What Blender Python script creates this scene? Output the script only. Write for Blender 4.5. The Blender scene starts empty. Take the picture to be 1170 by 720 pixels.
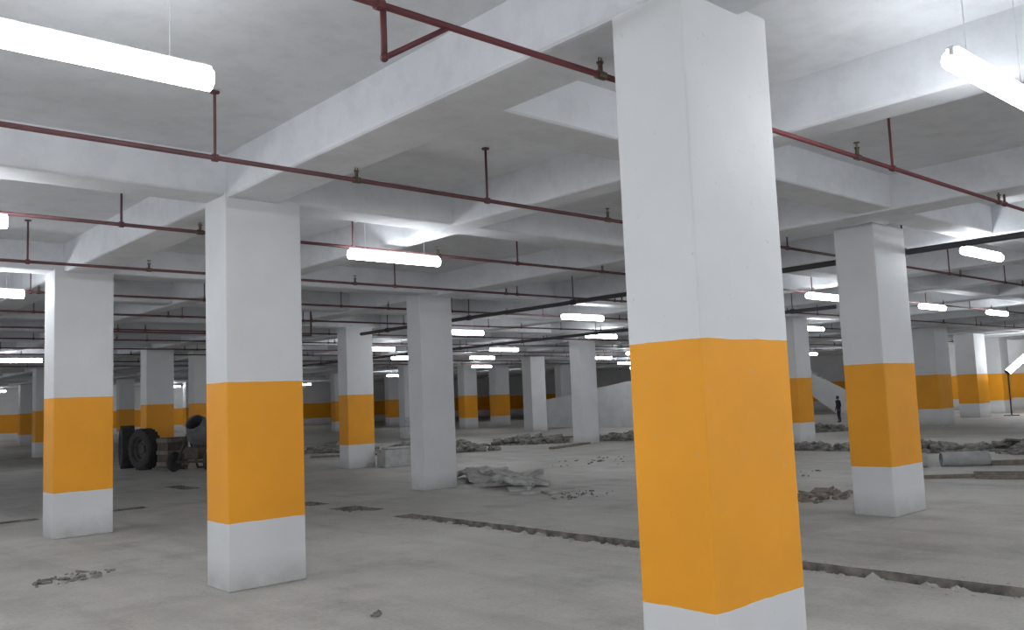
import bpy, bmesh, math, random
from mathutils import Vector, Matrix, noise
random.seed(7)
S=bpy.context.scene
COL=S.collection
try: S.view_settings.view_transform='Standard'
except Exception: pass

# ---------------------------------------------------------------- materials
def mat_base(name):
    m=bpy.data.materials.new(name); m.use_nodes=True
    nt=m.node_tree; b=nt.nodes['Principled BSDF']; return m,nt,b
def N(nt,t,**kw):
    n=nt.nodes.new(t)
    for k,v in kw.items(): setattr(n,k,v)
    return n
def noise_node(nt,vec,scale,detail=4,rough=.6):
    n=N(nt,'ShaderNodeTexNoise'); n.inputs['Scale'].default_value=scale
    n.inputs['Detail'].default_value=detail; n.inputs['Roughness'].default_value=rough
    nt.links.new(vec,n.inputs['Vector']); return n.outputs['Fac']
def ramp(nt,fac,stops):
    r=N(nt,'ShaderNodeValToRGB'); nt.links.new(fac,r.inputs['Fac'])
    e=r.color_ramp.elements
    while len(e)<len(stops): e.new(.5)
    for i,(p,c) in enumerate(stops):
        e[i].position=p; e[i].color=(c[0],c[1],c[2],1) if hasattr(c,'__len__') else (c,c,c,1)
    return r.outputs['Color']
def mix(nt,fac,a,b,mode='MIX'):
    m=N(nt,'ShaderNodeMix',data_type='RGBA',blend_type=mode)
    for s,v in ((m.inputs['Factor'],fac),(m.inputs[6],a),(m.inputs[7],b)):
        if isinstance(v,bpy.types.NodeSocket): nt.links.new(v,s)
        elif hasattr(v,'__len__'): s.default_value=(v[0],v[1],v[2],1)
        else: s.default_value=v
    return m.outputs[2]
def math_n(nt,op,a,b=0.,c=None):
    m=N(nt,'ShaderNodeMath',operation=op)
    for i,v in enumerate([a,b]+([c] if c is not None else [])):
        if isinstance(v,bpy.types.NodeSocket): nt.links.new(v,m.inputs[i])
        else: m.inputs[i].default_value=v
    return m.outputs[0]
def bump(nt,b,h,strength,dist):
    u=N(nt,'ShaderNodeBump'); u.inputs['Strength'].default_value=strength; u.inputs['Distance'].default_value=dist
    nt.links.new(h,u.inputs['Height']); nt.links.new(u.outputs[0],b.inputs['Normal'])
def pos(nt): return N(nt,'ShaderNodeNewGeometry').outputs['Position']
def simple(name,c,rough=.6,metal=0.,var=.25,scale=8.):
    m,nt,b=mat_base(name); v=pos(nt)
    f=noise_node(nt,v,scale)
    c2=tuple(x*(1-var) for x in c)
    nt.links.new(ramp(nt,f,[(.35,c2),(.65,c)]),b.inputs['Base Color'])
    b.inputs['Roughness'].default_value=rough; b.inputs['Metallic'].default_value=metal
    bump(nt,b,f,.15,.01)
    return m

WHITE=(.70,.70,.70); ORANGE=(.88,.355,.005)
def painted(name,band=True):
    m,nt,b=mat_base(name); P=pos(nt)
    sep=N(nt,'ShaderNodeSeparateXYZ'); nt.links.new(P,sep.inputs[0]); z=sep.outputs[2]
    big=noise_node(nt,P,1.3,3); fine=noise_node(nt,P,22,5,.7); mid=noise_node(nt,P,5,5)
    col=ramp(nt,big,[(.3,tuple(c*.90 for c in WHITE)),(.7,WHITE)])
    if band:
        zz=math_n(nt,'ADD',z,math_n(nt,'MULTIPLY',math_n(nt,'SUBTRACT',mid,.5),.018))
        inb=math_n(nt,'MULTIPLY',math_n(nt,'GREATER_THAN',zz,.57),math_n(nt,'LESS_THAN',zz,1.775))
        oc=ramp(nt,big,[(.3,tuple(c*.9 for c in ORANGE)),(.7,ORANGE)])
        col=mix(nt,inb,col,oc)
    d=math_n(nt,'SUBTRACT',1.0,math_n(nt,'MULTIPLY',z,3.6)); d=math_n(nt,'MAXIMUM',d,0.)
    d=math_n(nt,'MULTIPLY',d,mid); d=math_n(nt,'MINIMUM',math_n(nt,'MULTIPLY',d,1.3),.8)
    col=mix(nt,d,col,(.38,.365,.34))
    chips=ramp(nt,fine,[(.64,0.),(.70,1.)])
    col=mix(nt,math_n(nt,'MULTIPLY',chips,.45),col,(.45,.44,.42))
    nt.links.new(col,b.inputs['Base Color']); b.inputs['Roughness'].default_value=.55
    bump(nt,b,math_n(nt,'ADD',math_n(nt,'MULTIPLY',big,3.),mid),.25,.012)
    return m
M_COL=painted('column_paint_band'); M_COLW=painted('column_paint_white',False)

def ceiling_mat():
    m,nt,b=mat_base('whitewashed_ceiling'); P=pos(nt)
    big=noise_node(nt,P,.6,4); mid=noise_node(nt,P,4,6,.7)
    col=ramp(nt,big,[(.3,(.64,.65,.67)),(.7,(.72,.73,.75))])
    st=ramp(nt,mid,[(.35,.90),(.55,1.)])
    col=mix(nt,1.,col,st,'MULTIPLY')
    nt.links.new(col,b.inputs['Base Color']); b.inputs['Roughness'].default_value=.8
    bump(nt,b,mid,.3,.012); return m
M_CEIL=ceiling_mat()
def floor_mat():
    m,nt,b=mat_base('dusty_concrete_floor'); P=pos(nt)
    big=noise_node(nt,P,.35,5,.6); mid=noise_node(nt,P,2.2,6,.65); fine=noise_node(nt,P,30,5,.7); pat=noise_node(nt,P,.9,7,.7)
    mp=N(nt,'ShaderNodeMapping'); nt.links.new(P,mp.inputs[0]); mp.inputs['Scale'].default_value=(1.6,.18,1); mp.inputs['Rotation'].default_value=(0,0,.35)
    trk=noise_node(nt,mp.outputs[0],1.5,5,.6)
    col=ramp(nt,big,[(.3,(.50,.475,.43)),(.7,(.63,.605,.56))])
    col=mix(nt,1.,col,ramp(nt,mid,[(.3,.84),(.6,1.)]),'MULTIPLY')
    col=mix(nt,1.,col,ramp(nt,pat,[(.36,.80),(.5,1.)]),'MULTIPLY')
    col=mix(nt,1.,col,ramp(nt,trk,[(.35,.86),(.5,1.)]),'MULTIPLY')
    col=mix(nt,1.,col,ramp(nt,fine,[(.3,.82),(.55,1.)]),'MULTIPLY')
    nt.links.new(col,b.inputs['Base Color'])
    nt.links.new(ramp(nt,mid,[(.3,.55),(.7,.8)]),b.inputs['Roughness'])
    bump(nt,b,math_n(nt,'ADD',mid,math_n(nt,'MULTIPLY',fine,.5)),.45,.02); return m
M_FLOOR=floor_mat()
M_TRENCH=simple('trench_dusty_soil',(.30,.27,.24),.95,0,.6,7)
M_PIPE=simple('maroon_painted_steel',(.12,.042,.045),.6,.0,.35,4)
M_PIPER=simple('dull_red_painted_steel',(.17,.036,.042),.6,.0,.5,.7)
M_DARK=simple('dark_steel',(.05,.047,.052),.5)
M_BRASS=simple('sprinkler_brass',(.12,.09,.06),.4,.6)
M_LAMPB=simple('lamp_housing_white',(.75,.76,.78),.4)
M_RUB=simple('concrete_rubble',(.34,.32,.295),.9,0,.65,7)
M_RUBB=simple('grey_brown_rubble',(.33,.28,.24),.9,0,.5,14)
M_SACK=simple('dusty_cement_sack',(.52,.51,.48),.85,0,.35,9)
M_SLAB=simple('broken_slab_grey',(.52,.51,.48),.85,0,.4,6)
M_WOOD=simple('old_shuttering_wood',(.24,.205,.17),.85,0,.4,12)
M_RUBBER=simple('dusty_black_rubber',(.045,.043,.042),.8)
M_RIM=simple('dusty_rim_steel',(.08,.07,.065),.6)
M_RUST=simple('rusty_brown_steel',(.12,.09,.07),.75,0,.4,10)
M_MACH=simple('dusty_machine_grey',(.2,.2,.2),.6,0,.4,6)
M_BLOCK=simple('grey_concrete_block',(.45,.45,.44),.85,0,.25,5)
M_RAMP=simple('grey_ramp_plaster',(.62,.62,.62),.8,0,.12,2)
M_CLOTH=simple('dark_work_clothes',(.03,.03,.04),.9)
M_SKIN=simple('brown_skin',(.22,.12,.08),.6)
M_HAIR=simple('black_hair',(.01,.01,.01),.6)
def emis(name,c,s):
    m,nt,b=mat_base(name)
    b.inputs['Base Color'].default_value=(.9,.9,.9,1)
    b.inputs['Emission Color'].default_value=(*c,1); b.inputs['Emission Strength'].default_value=s
    return m
M_LAMP=emis('lamp_tube_light',(.91,.95,1.0),33)

# ---------------------------------------------------------------- helpers
def mk(name,bm,mat,smooth=False,parent=None,loc=(0,0,0),rot=None):
    me=bpy.data.meshes.new(name); bm.to_mesh(me); bm.free()
    for m in (mat if isinstance(mat,(list,tuple)) else [mat]): me.materials.append(m)
    if smooth:
        for p in me.polygons: p.use_smooth=True
    o=bpy.data.objects.new(name,me); COL.objects.link(o); o.location=loc
    if rot: o.rotation_euler=rot
    if parent: o.parent=parent
    return o
def tag(o,label,cat,group=None,kind=None):
    o['label']=label; o['category']=cat
    if group: o['group']=group
    if kind: o['kind']=kind
    return o
def struct(o): o['kind']='structure'; return o
def addbox(bm,x0,y0,z0,x1,y1,z1,bev=0,seg=2,M=None):
    r=bmesh.ops.create_cube(bm,size=1.); vs=r['verts']
    for v in vs:
        v.co=Vector(((x0+x1)/2+v.co.x*(x1-x0),(y0+y1)/2+v.co.y*(y1-y0),(z0+z1)/2+v.co.z*(z1-z0)))
    if M: 
        for v in vs: v.co=M@v.co
    if bev>0:
        es=list({e for v in vs for e in v.link_edges})
        bmesh.ops.bevel(bm,geom=es,offset=bev,segments=seg,affect='EDGES',profile=.6)
def addcyl(bm,p,q,r,n=12,r2=None,cap=True):
    p=Vector(p);q=Vector(q);d=q-p
    M=Matrix.Translation((p+q)/2)@d.to_track_quat('Z','Y').to_matrix().to_4x4()
    bmesh.ops.create_cone(bm,cap_ends=cap,segments=n,radius1=r,radius2=r if r2 is None else r2,depth=d.length,matrix=M)
def lathe(bm,prof,n=32,M=Matrix()):
    rings=[]
    for r,z in prof:
        rings.append([bm.verts.new(M@Vector((r*math.cos(2*math.pi*i/n),r*math.sin(2*math.pi*i/n),z))) for i in range(n)])
    for a,b in zip(rings,rings[1:]):
        for i in range(n):
            j=(i+1)%n; bm.faces.new((a[i],a[j],b[j],b[i]))
def empty(name,loc=(0,0,0),rot=None):
    o=bpy.data.objects.new(name,None); COL.objects.link(o); o.location=loc; o.empty_display_size=.2
    if rot: o.rotation_euler=rot
    return o
def copy_thing(root,loc):
    r=root.copy(); COL.objects.link(r); r.location=loc
    for c in root.children:
        k=c.copy(); k.parent=r; COL.objects.link(k)
    return r

A0,A1,B0,B1=-9.,52.,-9.,64.5
SOF,SLAB=3.40,3.78
# ---------------------------------------------------------------- floor with trenches
holes=[(6.83,-4.,7.17,10.2),(6.75,11.,7.25,11.8),(6.8,12.4,7.15,13.0),(6.8,15.2,7.15,16.2),(6.8,17.4,7.15,18.6),
       (2.4,14.8,3.6,15.1),(4.4,14.8,5.2,15.1),(20.1,2.,20.6,12.2)]
def build_floor():
    ys=[B0,B1]+[h[1] for h in holes]+[h[3] for h in holes]
    y=-4.
    while y<18.6: 
        if min(abs(y-q) for q in ys)>.04: ys.append(y)
        y+=.1
    xs=sorted({A0,A1}|{h[0] for h in holes}|{h[2] for h in holes}); ys=sorted(set(ys))
    bm=bmesh.new(); V={}
    def jit(x,y):
        if x in (6.83,7.17,6.75,7.25,6.8,7.15,20.1,20.6) and -4<y<18.7:
            return x+.012*noise.noise(Vector((x*3,y*1.3,0)))+.028*noise.noise(Vector((x*9,y*6,3)))
        return x
    def v(x,y,z):
        k=(x,y,z)
        if k not in V: V[k]=bm.verts.new((jit(x,y),y,z))
        return V[k]
    for i in range(len(xs)-1):
        for j in range(len(ys)-1):
            cx=(xs[i]+xs[i+1])/2; cy=(ys[j]+ys[j+1])/2
            hh=[h for h in holes if h[0]<cx<h[2] and h[1]<cy<h[3]]
            if hh: 
                h=hh[0]; D=-.10
                f=bm.faces.new((v(xs[i],ys[j],D),v(xs[i+1],ys[j],D),v(xs[i+1],ys[j+1],D),v(xs[i],ys[j+1],D))); f.material_index=1
                if xs[i]==h[0]:
                    f=bm.faces.new((v(xs[i],ys[j],0),v(xs[i],ys[j],D),v(xs[i],ys[j+1],D),v(xs[i],ys[j+1],0))); f.material_index=1
                if xs[i+1]==h[2]:
                    f=bm.faces.new((v(xs[i+1],ys[j],0),v(xs[i+1],ys[j],D),v(xs[i+1],ys[j+1],D),v(xs[i+1],ys[j+1],0))); f.material_index=1
                for yy,c in ((ys[j],h[1]),(ys[j+1],h[3])):
                    if yy==c:
                        f=bm.faces.new((v(xs[i],yy,0),v(xs[i],yy,D),v(xs[i+1],yy,D),v(xs[i+1],yy,0))); f.material_index=1
                continue
            bm.faces.new((v(xs[i],ys[j],0),v(xs[i+1],ys[j],0),v(xs[i+1],ys[j+1],0),v(xs[i],ys[j+1],0)))
    return struct(mk('floor',bm,[M_FLOOR,M_TRENCH]))
build_floor()

# ---------------------------------------------------------------- ceiling + beams + walls
bm=bmesh.new(); addbox(bm,A0,B0,SLAB,A1,B1,SLAB+.2); struct(mk('ceiling',bm,M_CEIL))
tn=[0]
def beam(x0,y0,x1,y1,z0):
    tn[0]+=1; bm=bmesh.new(); addbox(bm,x0,y0,z0,x1,y1,SLAB+.06,.035,3)
    struct(mk('trim_%d'%tn[0],bm,M_CEIL))
for a in [-3.0,3.22,5.75,9.3,12.2,15.2,18.2,21.4,24.4,27.4,30.4,33.4,36.4,39.4,42.4,45.4,48.6]:
    beam(a,B0,a+(.5 if a!=5.75 else .32),B1,SOF)
bb=[-5.,-2.4,4.15,7.28,12.26,15.2,18.5,21.2,24.,26.3,29.3,32.,34.8,37.3,41.,45.,49.,53.,57.5,61.]
for b in bb: 
    beam(A0 if b!=4.15 else 3.4,b,A1,b+.42,SOF+.02)

bm=bmesh.new(); addbox(bm,A0,B1,0,A1,B1+.2,SLAB); struct(mk('wall_back',bm,M_COL))
bm=bmesh.new(); addbox(bm,A1,B0,0,A1+.2,B1,SLAB); struct(mk('wall_right',bm,M_COL))
bm=bmesh.new(); addbox(bm,47.6,13.,0,47.8,20.8,SLAB); struct(mk('wall_inner',bm,M_COL))

# ---------------------------------------------------------------- columns
def column(a,b,wa=.73,wb=.42,band=True,label=None,top=SOF+.05):
    bm=bmesh.new(); addbox(bm,0,0,0,wa,wb,top,.014,2)
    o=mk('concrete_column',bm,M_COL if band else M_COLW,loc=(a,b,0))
    l=label or ('white painted concrete column with wide orange band' if band else 'plain white painted rectangular concrete column')
    return tag(o,l,'column',group='basement columns')
column(3.23,2.34,label='nearest white concrete column with orange band, slightly chipped edges')
column(3.21,7.27,.73,.44)
column(3.11,12.24,.73,.46)
column(9.08,12.5,.7,.42,False,label='plain white column beside broken slabs and sacks')
column(10.05,4.72,.82,.50)
column(11.2,18.5,.75,.42,label='white column with orange band beside a concrete block')
column(9.1,26.1,.8,.5)
column(8.9,37.5,.8,.5)
column(11.1,27.6,.7,.45)
column(20.2,19.3,.75,.45,False)
column(27.4,29.3,.9,.6,False)
column(29.8,37.2,.9,.55)
column(32.6,37.8,1.,.6)
column(24.9,35.8,.9,.5,False)
column(33.7,50.3,.9,.5)
column(34.5,57.7,1.,.5)
column(21.5,12.5,.75,.45)
column(31.7,13.0,1.15,.8)
column(38.2,14.1,1.15,.8)
column(42.7,14.7,1.0,.7)
column(37.,37.,.8,.5,False)
column(16.,50.,.8,.5)
column(22.,56.,.8,.5)
column(44.,44.,.8,.5,False)
column(38.,24.2,.8,.5)
column(12.5,56.,.8,.5)
column(27.,46.,.8,.5)
column(43.5,19.6,.9,.5)

# ---------------------------------------------------------------- ramp and stair far off
def prism(name,pts,y0,y1,mat):
    bm=bmesh.new()
    f=[bm.verts.new((y0,s,z)) for s,z in pts]; g=[bm.verts.new((y1,s,z)) for s,z in pts]
    bm.faces.new(f); bm.faces.new(g[::-1])
    for i in range(len(pts)):
        j=(i+1)%len(pts); bm.faces.new((f[i],g[i],g[j],f[j]))
    bmesh.ops.recalc_face_normals(bm,faces=bm.faces); return mk(name,bm,mat)
r=empty('ramp',(0,0,0))
for nm,pts,x0,x1 in [('parapet',[(33.2,0),(24.,0),(24.,2.45),(33.2,1.25)],31.,31.25),
                     ('ramp_slab',[(33.,0),(24.,0),(24.,1.5),(33.,.3)],31.25,34.6),
                     ('parapet',[(33.2,0),(24.,0),(24.,2.45),(33.2,1.25)],34.6,34.85)]:
    prism(nm,pts,x0,x1,M_RAMP).parent=r
tag(r,'grey plastered vehicle ramp with sloping side parapets','ramp')
r=empty('staircase',(0,0,0))
st=[(22.2,0)]
n=18
for i in range(n):
    st+= [(22.2+i*.27,(i+1)*3.4/n)] ; st+=[(22.2+(i+1)*.27,(i+1)*3.4/n)]
st+=[(22.2+n*.27,3.0),(23.2,0)]
prism('flight',st,44.,45.4,M_RAMP).parent=r
prism('side_wall',[(22.0,0),(22.0,.9),(27.,3.39),(27.2,3.39),(27.2,2.9),(23.3,0)],43.85,44.,M_COLW).parent=r
tag(r,'white concrete staircase rising to the slab','staircase')

# ---------------------------------------------------------------- pipes
PZ=3.30
def fire_pipe(b,a0,a1,mat,rad,hang0,head0,near=True,lab=None):
    root=empty('sprinkler_pipe',(a0,b,PZ))
    bm=bmesh.new(); addcyl(bm,(0,0,0),(a1-a0,0,0),rad,14)
    mk('pipe',bm,mat,True,root)
    hm=None; L=a1-a0; x=hang0-a0
    while x<L:
        if x>0:
            if hm is None:
                bm=bmesh.new()
                addcyl(bm,(0,0,rad),(0,0,SLAB-PZ+.01),.009 if not near else .011,8)
                lathe(bm,[(rad+.004,-.02),(rad+.010,-.02),(rad+.010,.02),(rad+.004,.02)],14,Matrix.Rotation(math.pi/2,4,'Y'))
                addcyl(bm,(0,0,SLAB-PZ-.012),(0,0,SLAB-PZ),.035,10)
                h=mk('hanger_rod',bm,mat,False,root,(x,0,0)); hm=h
            else:
                h=hm.copy(); COL.objects.link(h); h.parent=root; h.location=(x,0,0)
        x+=2.5
    sm=None; x=head0-a0
    while x<L:
        if x>0:
            if sm is None:
                bm=bmesh.new()
                addcyl(bm,(0,0,rad-.005),(0,0,rad+.05),.014,10); addcyl(bm,(0,0,rad+.05),(0,0,rad+.06),.022,6)
                for s in (-1,1): addcyl(bm,(s*.012,0,rad+.06),(s*.008,0,rad+.095),.004,6)
                addcyl(bm,(0,0,rad+.095),(0,0,rad+.10),.024,12)
                addcyl(bm,(-.03,0,0),(.03,0,0),rad+.008,14)
                h=mk('sprinkler_head',bm,M_BRASS,False,root,(x,0,0)); sm=h
            else:
                h=sm.copy(); COL.objects.link(h); h.parent=root; h.location=(x,0,0)
        x+=2.95
    tag(root,lab or 'maroon steel sprinkler pipe hung from the ceiling on rods','pipe','ceiling sprinkler pipes')
    return root
r0=fire_pipe(3.13,-3.,30.,M_PIPER,.017,-2.9,.6,lab='red steel sprinkler pipe with a triangular drop brace')
bm=bmesh.new()
addcyl(bm,(0,0,0),(0,0,-.24),.015,12); addcyl(bm,(0,0,-.24),(.36,0,-.01),.013,12)
bmesh.ops.create_icosphere(bm,subdivisions=2,radius=.02,matrix=Matrix.Translation((0,0,-.24)))
mk('brace',bm,M_PIPER,True,r0,(2.12+3.,0,0))
fire_pipe(5.82,-3.,40.,M_PIPE,.018,0.,.7)
fire_pipe(8.40,-3.,45.,M_PIPE,.018,.2,.5)
fire_pipe(10.95,-3.,45.,M_PIPE,.018,.0,.9)
for b,a1 in [(13.6,31.),(16.2,45.),(19.08,42.),(21.8,40.),(24.8,30.),(27.2,40.),(30.9,30.),(33.8,45.)]:
    fire_pipe(b,-2.,a1,M_PIPE,.018,random.uniform(0,2),random.uniform(0,2),False)
def main_pipe(a,b0,b1,z,rad):
    root=empty('main_pipe',(a,b0,z)); bm=bmesh.new(); addcyl(bm,(0,0,0),(0,b1-b0,0),rad,16)
    mk('pipe',bm,M_DARK,True,root)
    y=1.
    while y<b1-b0:
        bm=bmesh.new(); addcyl(bm,(0,y-.04,0),(0,y+.04,0),rad+.015,16); addcyl(bm,(0,y,rad),(0,y,SLAB-z),.01,8)
        mk('hanger_rod',bm,M_DARK,False,root); y+=2.9
    tag(root,'thick dark steel main pipe running under the beams','pipe')
main_pipe(11.0,-2.,17.5,3.17,.038)
main_pipe(17.2,9.,40.,3.17,.04)
root=empty('drop_pipe',(4.5,15.7,0)); bm=bmesh.new()
addcyl(bm,(0,0,SLAB),(0,0,2.95),.018,10); addcyl(bm,(0,0,2.95),(4.2,0,2.95),.018,10)
bmesh.ops.create_icosphere(bm,subdivisions=2,radius=.024,matrix=Matrix.Translation((0,0,2.95)))
addcyl(bm,(4.2,0,2.95),(4.2,0,SLAB),.018,10)
mk('pipe',bm,M_PIPE,True,root); tag(root,'thin maroon pipe dropping from the slab with an elbow','pipe')

# ---------------------------------------------------------------- tube lights
LZ=3.19
L=1.2
lamp=empty('tube_light',(0,0,LZ))
bm=bmesh.new(); addbox(bm,-L/2,-.03,.036,L/2,.03,.05,.005,1); mk('housing',bm,M_LAMPB,False,lamp)
bm=bmesh.new(); addcyl(bm,(-L/2,0,-.02),(L/2,0,-.02),.055,16); mk('tube',bm,M_LAMP,True,lamp)
for s in (-1,1):
    bm=bmesh.new(); addbox(bm,s*(L/2+.003)-.003,-.012,.0,s*(L/2+.003)+.003,.012,.05,.002,1); mk('end_cap',bm,M_LAMPB,False,lamp)
    bm=bmesh.new(); addcyl(bm,(s*.4,0,.05),(s*.4,0,SLAB-LZ),.003,6); mk('suspension_rod',bm,M_LAMPB,False,lamp)
tag(lamp,'glowing white tube light hung below the slab','light','ceiling tube lights')
pts=[(1.14,4.1),(5.2,1.68),(5.6,8.15),(1.1,8.15),(2.3,12.9),(6.2,28.),(13.4,12.65),(18.3,16.6),(13.3,16.55),(19.4,22.),(22.2,26.5),
     (15.1,8.1),(19.8,8.1),(23.,12.8),(12.2,4.3),(21.4,57.),(23.6,8.1),(14.5,22.2),(18.6,26.6),(28.,17.),(28.,23.5),(33.,26.5),(28.,33.5),(36.,31.),(40.,12.),(34.,8.),(8.,47.),(20.,41.),(30.,44.),(38.,44.),(45.,30.),(12.,60.),(32.,59.),
     (36.,17.),(41.,23.),(46.,16.8),(45.5,19.),(29.2,26.5),(44.,37.),(18.,61.5),(7.,62.5),(26.,62.),  # extra far lamps added to brighten the hall, ramp and end walls
     (-2.5,4.1),(-2.,.8),(2.,-2.),(6.,-3.),(10.,-2.),(-2.,-5.),(-3.,9.),(-3.,14.),(12.,-.5),(-1.5,2.4),(3.,-4.)]  # unseen rows carried on around the camera; more lamps added for fill light
lamp.location=(pts[0][0],pts[0][1],LZ)
for p in pts[1:]: copy_thing(lamp,(p[0],p[1],LZ))
t=empty('tilted_tube_light',(39.45,13.35,1.8))
v=Vector((.743*1.3,-.669*1.3,1.0)); bm=bmesh.new(); addcyl(bm,(0,0,0),v,.12,12); mk('tube',bm,M_LAMP,True,t)
bm=bmesh.new()
d=v.normalized(); addcyl(bm,-d*.05,Vector((0,0,0)),.12,12)
addcyl(bm,(0,0,-1.8),(0,0,0),.03,8); addcyl(bm,(-.3,0,-1.78),(.3,0,-1.78),.02,8); addcyl(bm,(0,-.3,-1.78),(0,.3,-1.78),.02,8)
mk('stand',bm,M_DARK,False,t)
tag(t,'bright tilted tube work light on a thin stand','light')

# ---------------------------------------------------------------- debris
def rock(bm,c,r,sq=.7):
    q=bmesh.ops.create_icosphere(bm,subdivisions=1,radius=r,matrix=Matrix.Translation(c))
    for v in q['verts']:
        d=v.co-Vector(c); k=.65+.7*random.random(); v.co=Vector(c)+Vector((d.x*k*1.2,d.y*k,d.z*k*sq))
def chunk(bm,c,r):
    sx,sy,sz=r*random.uniform(.8,2.2),r*random.uniform(.5,1.3),r*random.uniform(.15,.5)
    M=Matrix.Translation(c)@Matrix.Rotation(random.random()*6.28,4,'Z')@Matrix.Rotation(random.uniform(-.4,.4),4,'X')@Matrix.Rotation(random.uniform(-.3,.3),4,'Y')
    addbox(bm,-sx,-sy,-sz,sx,sy,sz,0,1,M)
def rubble(name,cx,cy,la,lb,h,n,mat,label,rot=0,rmax=.14):
    bm=bmesh.new(); G=22 if h>.03 else 0
    if G:
        g=[[None]*(G+1) for _ in range(G+1)]
        for i in range(G+1):
            for j in range(G+1):
                x=(i/G-.5)*la; y=(j/G-.5)*lb; rr=(2*x/la)**2+(2*y/lb)**2
                z=max(0,1-rr)*h*(.45+1.3*noise.noise(Vector((x*2.6+cx,y*3,cy)))+.5*noise.noise(Vector((x*8,y*8,cy))))
                g[i][j]=bm.verts.new((x,y,max(z,-.01)-.005))
        for i in range(G):
            for j in range(G): bm.faces.new((g[i][j],g[i+1][j],g[i+1][j+1],g[i][j+1]))
    for _ in range(n):
        t=random.random()*6.28; q=random.random()**.6
        x=math.cos(t)*q*la*.5; y=math.sin(t)*q*lb*.5; r=random.uniform(.03,1.)**1.6*rmax+.012
        c=(x,y,max(0,(1-q*q))*h*.6+r*.3)
        if random.random()<.5: rock(bm,c,r)
        else: chunk(bm,c,r)
    o=mk(name,bm,mat,False,None,(cx,cy,0),(0,0,rot)); return tag(o,label,'rubble',kind='stuff')
rubble('rubble_pile',11.2,6.5,1.3,1.1,.02,70,M_RUBB,'small scattered grey-brown patch of broken rubble',0,.08)
for (x,y,la,lb,h,n) in [(17.4,23.6,3.0,.9,.22,90),(19.9,21.6,3.0,.9,.22,90),(22.4,19.6,3.0,.9,.22,90),(15.0,25.7,3.0,.8,.2,70),(24.9,17.5,3.0,.9,.2,80),(12.7,27.6,2.4,.7,.15,45),(16.6,20.6,2.0,.9,.06,30),(27.3,15.4,2.8,.9,.2,60)]:
    rubble('rubble_pile',x,y,la,lb,h,n,M_RUB,'low flat band of grey construction rubble on the floor',-.68,.18)
for (x,y) in [(19.7,3.2),(19.7,5.8),(19.7,8.4),(19.7,11.),(21.,4.4),(21.,7.),(21.,9.6)]:
    rubble('rubble_pile',x,y,.7,2.5,.18,60,M_RUB,'low bank of dug-up rubble along a floor trench',0,.12)
for (x,y,la,lb,n) in [(2.5,9.2,.9,.5,35),(10.0,9.7,1.4,1.0,30),(3.6,5.6,.12,.08,4),(14.,9.,3.,2.,20),(15.,14.,3.,2.,25)]:
    rubble('floor_grit',x,y,la,lb,.01,n,M_RUB,'scattered small concrete crumbs on the floor',.3,.022)
def strip(x,y0,y1,w,n,r0):
    bm=bmesh.new()
    for _ in range(n):
        y=random.uniform(y0,y1); s=random.choice((-1,1)); xx=s*(w/2+abs(random.gauss(0,.06))); r=random.uniform(.005,r0)
        rock(bm,(xx,y-y0,r*.2),r,.5)
    for _ in range(n//2):
        y=random.uniform(y0,y1); r=random.uniform(.03,.07); rock(bm,(random.uniform(-w*.35,w*.35),y-y0,-.10+r*.4),r,.7)
    tag(mk('floor_grit',bm,M_FLOOR,False,None,(x,y0,0)),'dusty crumbs along the broken trench edge','rubble',kind='stuff')
strip(7.,0.,10.1,.34,360,.02); strip(7.,11.05,11.75,.48,40,.02)
def slab(x,y,z,sz,th,rot,tilt=(0,0),mat=None,label='broken pale concrete slab piece lying in debris'):
    bm=bmesh.new(); n=random.randint(5,7)
    p=[(sz*(.8+.4*random.random())*math.cos(6.283*(i+.4*random.random())/n),.6*sz*(.8+.4*random.random())*math.sin(6.283*(i+.4*random.random())/n)) for i in range(n)]
    b=[bm.verts.new((a,c,0)) for a,c in p]; t=[bm.verts.new((a*.97,c*.97,th)) for a,c in p]
    bm.faces.new(b[::-1]); bm.faces.new(t)
    for i in range(n): bm.faces.new((b[i],b[(i+1)%n],t[(i+1)%n],t[i]))
    bmesh.ops.bevel(bm,geom=bm.edges[:],offset=.005,segments=1,affect='EDGES')
    o=mk('slab_fragment',bm,mat or M_SLAB,False,None,(x,y,z),(tilt[0],tilt[1],rot))
    return tag(o,label,'debris','broken slab pieces')
def sack(x,y,z,l,w,h,rot,tilt=(0,0)):
    bm=bmesh.new(); bmesh.ops.create_cube(bm,size=1.); bmesh.ops.subdivide_edges(bm,edges=bm.edges[:],cuts=9,use_grid_fill=True)
    sd=random.uniform(0,50)
    for v in bm.verts:
        x_,y_,z_=v.co*2
        k=Vector((x_*l/2*(1-.15*y_*y_),y_*w/2*(1-.15*x_*x_),(z_)*h/2*(1-.6*max(abs(x_),abs(y_))**3)))
        k+=Vector((0,0,1))*(noise.noise(Vector((x_*2+sd,y_*2,0)))*h*.7+noise.noise(Vector((x_*6+sd,y_*5,0)))*h*.35)+Vector((1,.6,0))*noise.noise(Vector((x_*3,y_*3+sd,z_*2)))*.06
        v.co=k+Vector((0,0,h/2+.02))
    o=mk('cement_sack',bm,M_SACK,False,None,(x,y,z),(tilt[0],tilt[1],rot)); return tag(o,'dusty crumpled cement sack lying on slabs','sack','cement sacks')
slab(10.35,13.2,0.0,.5,.06,.3); slab(11.1,12.4,.0,.5,.07,1.2); slab(10.25,12.0,.0,.45,.06,2.,(.05,.05)); slab(10.0,11.1,.0,.44,.05,.8)
slab(10.6,12.75,.10,.5,.06,.5,(.26,-.16)); slab(10.1,10.3,.0,.38,.04,.2); slab(10.75,11.75,.10,.5,.06,1.9,(-.26,.14)); slab(10.5,11.3,.07,.42,.05,-.5,(.12,.2))
slab(9.7,10.55,0,.28,.04,2.4); slab(11.0,13.0,.12,.45,.05,2.5,(.2,.2))
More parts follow.
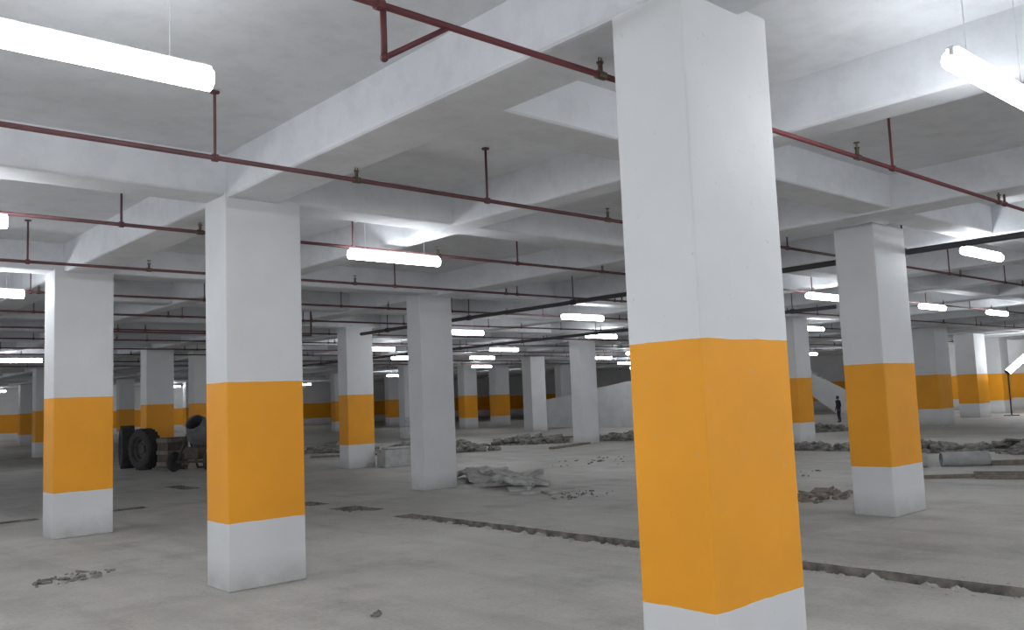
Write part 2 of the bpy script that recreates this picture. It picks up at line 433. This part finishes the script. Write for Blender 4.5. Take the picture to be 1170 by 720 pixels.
sack(10.45,12.05,.12,.9,.42,.11,-.9,(.0,.22)); sack(10.1,11.4,.06,.8,.38,.09,-1.2,(0,.14)); sack(10.7,13.2,.10,.75,.4,.1,.4)
def plank(x,y,z,l,w,h,rot,tilt=0,label='weathered timber plank lying on the floor'):
    bm=bmesh.new(); addbox(bm,-l/2,-w/2,0,l/2,w/2,h,.004,1)
    o=mk('timber_plank',bm,M_WOOD,False,None,(x,y,z),(0,tilt,rot)); return tag(o,label,'plank','loose timber planks')
plank(15.3,4.5,0,2.2,.15,.06,-1.2); plank(15.7,4.7,0,2.4,.15,.05,-1.15); plank(14.4,6.1,0,1.4,.12,.05,-.8); plank(14.9,4.7,0.,1.8,.12,.05,-1.25)
plank(17.6,5.4,0,2.,.2,.08,-.9); plank(12.,8.9,0,1.,.3,.03,.7); plank(8.2,17.4,0,1.2,.2,.04,.2)
for (x,y,rz) in [(19.3,19.0,.3),(23.2,23.2,-1.),(14.0,23.0,-.7),(25.9,20.3,-.6)]: plank(x,y,0,2.4,.2,.06,rz)
for k,(x,y,rz) in enumerate([(16.,7.3,-.9),(16.7,6.5,-.9)]):
    bm=bmesh.new(); lathe(bm,[(.11,-.4),(.13,-.4),(.13,.4),(.11,.4),(.11,-.4)],20,Matrix.Rotation(math.pi/2,4,'Y'))
    o=mk('pipe_offcut',bm,M_BLOCK,True,None,(x,y,.13),(0,0,rz)); tag(o,'short grey pipe offcut lying on the floor','pipe','pipe offcuts')
bm=bmesh.new(); addbox(bm,-.5,-.22,0,.5,.22,.42,.02,2); addbox(bm,-.42,-.18,.42,.3,.15,.47,.02,1)
tag(mk('concrete_block',bm,M_BLOCK,False,None,(12.35,18.05,0),(0,0,-.1)),'grey concrete block standing against the column','block')
bm=bmesh.new(); addbox(bm,-.6,-.3,0,.6,.3,.5,.02,2); addbox(bm,-.4,-.25,.5,.4,.25,.9,.02,1)
tag(mk('concrete_block',bm,M_BLOCK,False,None,(22.,31.,0),(0,0,-.6)),'stacked grey concrete blocks by distant columns','block')

def tyre(x,y,R,W,rz,lean=0):
    root=empty('tractor_tire',(x,y,0),(0,0,rz))
    M=Matrix.Translation((0,0,R))@Matrix.Rotation(lean,4,'X')@Matrix.Rotation(math.pi/2,4,'X')
    w=W/2; bm=bmesh.new()
    lathe(bm,[(R*.55,-w*.75),(R*.62,-w),(R*.85,-w*1.02),(R*.95,-w*.85),(R*.98,0),(R*.95,w*.85),(R*.85,w*1.02),(R*.62,w),(R*.55,w*.75),(R*.55,-w*.75)],48,M)
    for i in range(24):
        for s in (-1,1):
            a=2*math.pi*(i+.25*s)/24
            T=M@Matrix.Rotation(a,4,'Z')@Matrix.Translation((R*.965,0,s*w*.45))@Matrix.Rotation(.6*s,4,'X')
            addbox(bm,-.02,-.02,-w*.5,R*.035,.02,w*.5,0,1,T)
    mk('tire',bm,M_RUBBER,False,root)
    bm=bmesh.new(); lathe(bm,[(R*.56,-w*.7),(R*.5,-w*.6),(R*.45,-w*.2),(R*.2,-w*.15),(R*.18,-w*.4),(R*.02,-w*.4)],32,M)
    lathe(bm,[(R*.56,w*.7),(R*.5,w*.6),(R*.45,w*.2),(R*.2,w*.15),(R*.18,w*.4),(R*.02,w*.4)],32,M)
    for i in range(6):
        a=i*math.pi/3; p=M@Vector((R*.3*math.cos(a),R*.3*math.sin(a),-w*.28)); q=M@Vector((R*.3*math.cos(a),R*.3*math.sin(a),w*.28)); addcyl(bm,p,q,.02,6)
    mk('rim',bm,M_RIM,False,root)
    tag(root,'large black tractor tire standing upright','tire','tractor tires')
tyre(8.5,25.9,.60,.38,-1.8); tyre(8.55,24.65,.56,.38,-1.35)
root=empty('site_crate',(8.95,23.7,0),(0,0,.2))
bm=bmesh.new(); addbox(bm,-.3,-.25,.06,.3,.25,.86,.01,1); mk('body',bm,M_RUST,False,root)
for z in (.12,.42,.74):
    bm=bmesh.new(); addbox(bm,-.32,-.28,z,.32,-.25,z+.1,.004,1); mk('batten',bm,M_WOOD,False,root)
    bm=bmesh.new(); addbox(bm,-.33,-.25,z,-.30,.25,z+.1,.004,1); mk('batten',bm,M_WOOD,False,root)
for x in (-.28,.22):
    bm=bmesh.new(); addbox(bm,x,-.26,0,x+.07,.26,.06,.004,1); mk('runner',bm,M_WOOD,False,root)
tag(root,'brown weathered site crate beside tractor tires','crate')
root=empty('concrete_mixer',(9.3,22.6,0),(0,0,.6))
bm=bmesh.new(); M=Matrix.Translation((0,0,.98))@Matrix.Rotation(-.9,4,'Y')
lathe(bm,[(.0,-.42),(.25,-.42),(.38,-.2),(.40,.05),(.26,.38),(.24,.44),(.22,.44),(.24,.36),(.36,.05),(.34,-.18),(.0,-.36)],28,M); mk('drum',bm,M_MACH,True,root)
bm=bmesh.new()
for s in (-1,1):
    addcyl(bm,(-.45,s*.42,.25),(0,s*.42,.98),.03,8); addcyl(bm,(.45,s*.42,.03),(0,s*.42,.98),.03,8)
addcyl(bm,(-.45,-.5,.25),(-.45,.5,.25),.03,8); addcyl(bm,(.45,-.42,.05),(.45,.42,.05),.03,8); addcyl(bm,(0,-.45,.98),(0,.45,.98),.025,8)
addbox(bm,-.5,-.2,.3,-.1,.2,.62,.02,1)
mk('frame',bm,M_RUST,False,root)
for s in (-1,1):
    bm=bmesh.new(); MM=Matrix.Translation((-.45,s*.52,.26))@Matrix.Rotation(math.pi/2,4,'X')
    lathe(bm,[(.02,-.05),(.16,-.04),(.18,-.06),(.24,-.06),(.26,0),(.24,.06),(.18,.06),(.16,.04),(.02,.05)],24,MM); mk('wheel',bm,M_RUBBER,True,root)
tag(root,'dusty portable concrete mixer with tilted drum','concrete mixer')

# ---------------------------------------------------------------- standing worker
def worker(x,y,rz,sc):
    J={'pel':(0,0,.93),'sp':(.01,0,1.12),'ch':(.02,0,1.32),'nk':(.03,0,1.47),
       'lh':(0,.09,.88),'lk':(.04,.11,.49),'la':(-.01,.12,.08),'lt':(.13,.14,.035),
       'rh':(0,-.09,.88),'rk':(.02,-.11,.49),'ra':(-.05,-.12,.08),'rt':(.09,-.14,.035),
       'ls':(.02,.18,1.38),'le':(-.01,.24,1.10),'lw':(.10,.22,.86),'rs':(.02,-.18,1.38),'re':(-.01,-.24,1.10),'rw':(.10,-.22,.86)}
    R={'pel':.13,'sp':.12,'ch':.14,'nk':.055,'lh':.09,'lk':.06,'la':.04,'lt':.035,'rh':.09,'rk':.06,'ra':.04,'rt':.035,'ls':.06,'le':.045,'lw':.03,'rs':.06,'re':.045,'rw':.03}
    E=[('pel','sp'),('sp','ch'),('ch','nk'),('pel','lh'),('lh','lk'),('lk','la'),('la','lt'),('pel','rh'),('rh','rk'),('rk','ra'),('ra','rt'),('ch','ls'),('ls','le'),('le','lw'),('ch','rs'),('rs','re'),('re','rw')]
    k=list(J); me=bpy.data.meshes.new('person'); me.from_pydata([J[i] for i in k],[(k.index(a),k.index(b)) for a,b in E],[])
    me.materials.append(M_CLOTH); o=bpy.data.objects.new('person',me); COL.objects.link(o)
    o.modifiers.new('skin','SKIN'); 
    for i,n in enumerate(k): me.skin_vertices[0].data[i].radius=(R[n],R[n])
    me.skin_vertices[0].data[0].use_root=True
    o.modifiers.new('sub','SUBSURF').levels=2
    o.location=(x,y,0); o.rotation_euler=(0,0,rz); o.scale=(sc,sc,sc)
    bm=bmesh.new(); bmesh.ops.create_uvsphere(bm,u_segments=20,v_segments=14,radius=.095)
    for v in bm.verts:
        v.co.z*=1.22
        if v.co.x>.06 and abs(v.co.y)<.02: v.co.x+=.015
    mk('head',bm,M_SKIN,True,o,(.05,0,1.60),(0,.15,0))
    bm=bmesh.new(); bmesh.ops.create_uvsphere(bm,u_segments=20,v_segments=14,radius=.103)
    for v in bm.verts: v.co.z*=1.2
    bmesh.ops.delete(bm,geom=[v for v in bm.verts if v.co.x>.035 and v.co.z<.06 or v.co.z<-.04],context='VERTS')
    mk('hair',bm,M_HAIR,True,o,(.045,0,1.605),(0,.15,0))
    for s in (-1,1):
        bm=bmesh.new(); addbox(bm,-.02,-.035,-.08,.02,.035,.0,.012,2)
        for i in range(4): addcyl(bm,(0,-.027+i*.018,-.08),(.02,-.027+i*.018,-.135-.01*(i in(1,2))),.009,6,.007)
        addcyl(bm,(0,-s*.035,-.03),(.02,-s*.06,-.08),.01,6,.007)
        mk('hand',bm,M_SKIN,True,o,(.10,s*.22,.86),(0,-.3,0))
    tag(o,'person in dark clothes standing upright near far wall','person')
worker(34.3,18.15,2.6,.64)

# ---------------------------------------------------------------- world + camera
w=bpy.data.worlds.new('world'); S.world=w; w.use_nodes=True
nt=w.node_tree
nt.nodes['Background'].inputs[0].default_value=(.86,.92,1.,1); nt.nodes['Background'].inputs[1].default_value=1.45
cam=bpy.data.cameras.new('camera'); co=bpy.data.objects.new('camera',cam); COL.objects.link(co)
cam.sensor_width=36; cam.lens=36*1000/1170; cam.clip_end=300
r=math.atan(.04);p=math.atan(.095)
Rt=Vector((.743,-.669,0)).normalized(); Fh=Vector((.669,.743,0)).normalized(); Z=Vector((0,0,1))
Fw=Fh*math.cos(p)+Z*math.sin(p); U0=Z*math.cos(p)-Fh*math.sin(p)
R=Rt*math.cos(r)-U0*math.sin(r); U=U0*math.cos(r)+Rt*math.sin(r)
M=Matrix((R,U,-Fw)).transposed().to_4x4(); M.translation=Vector((0,0,1.54)); co.matrix_world=M
S.camera=co
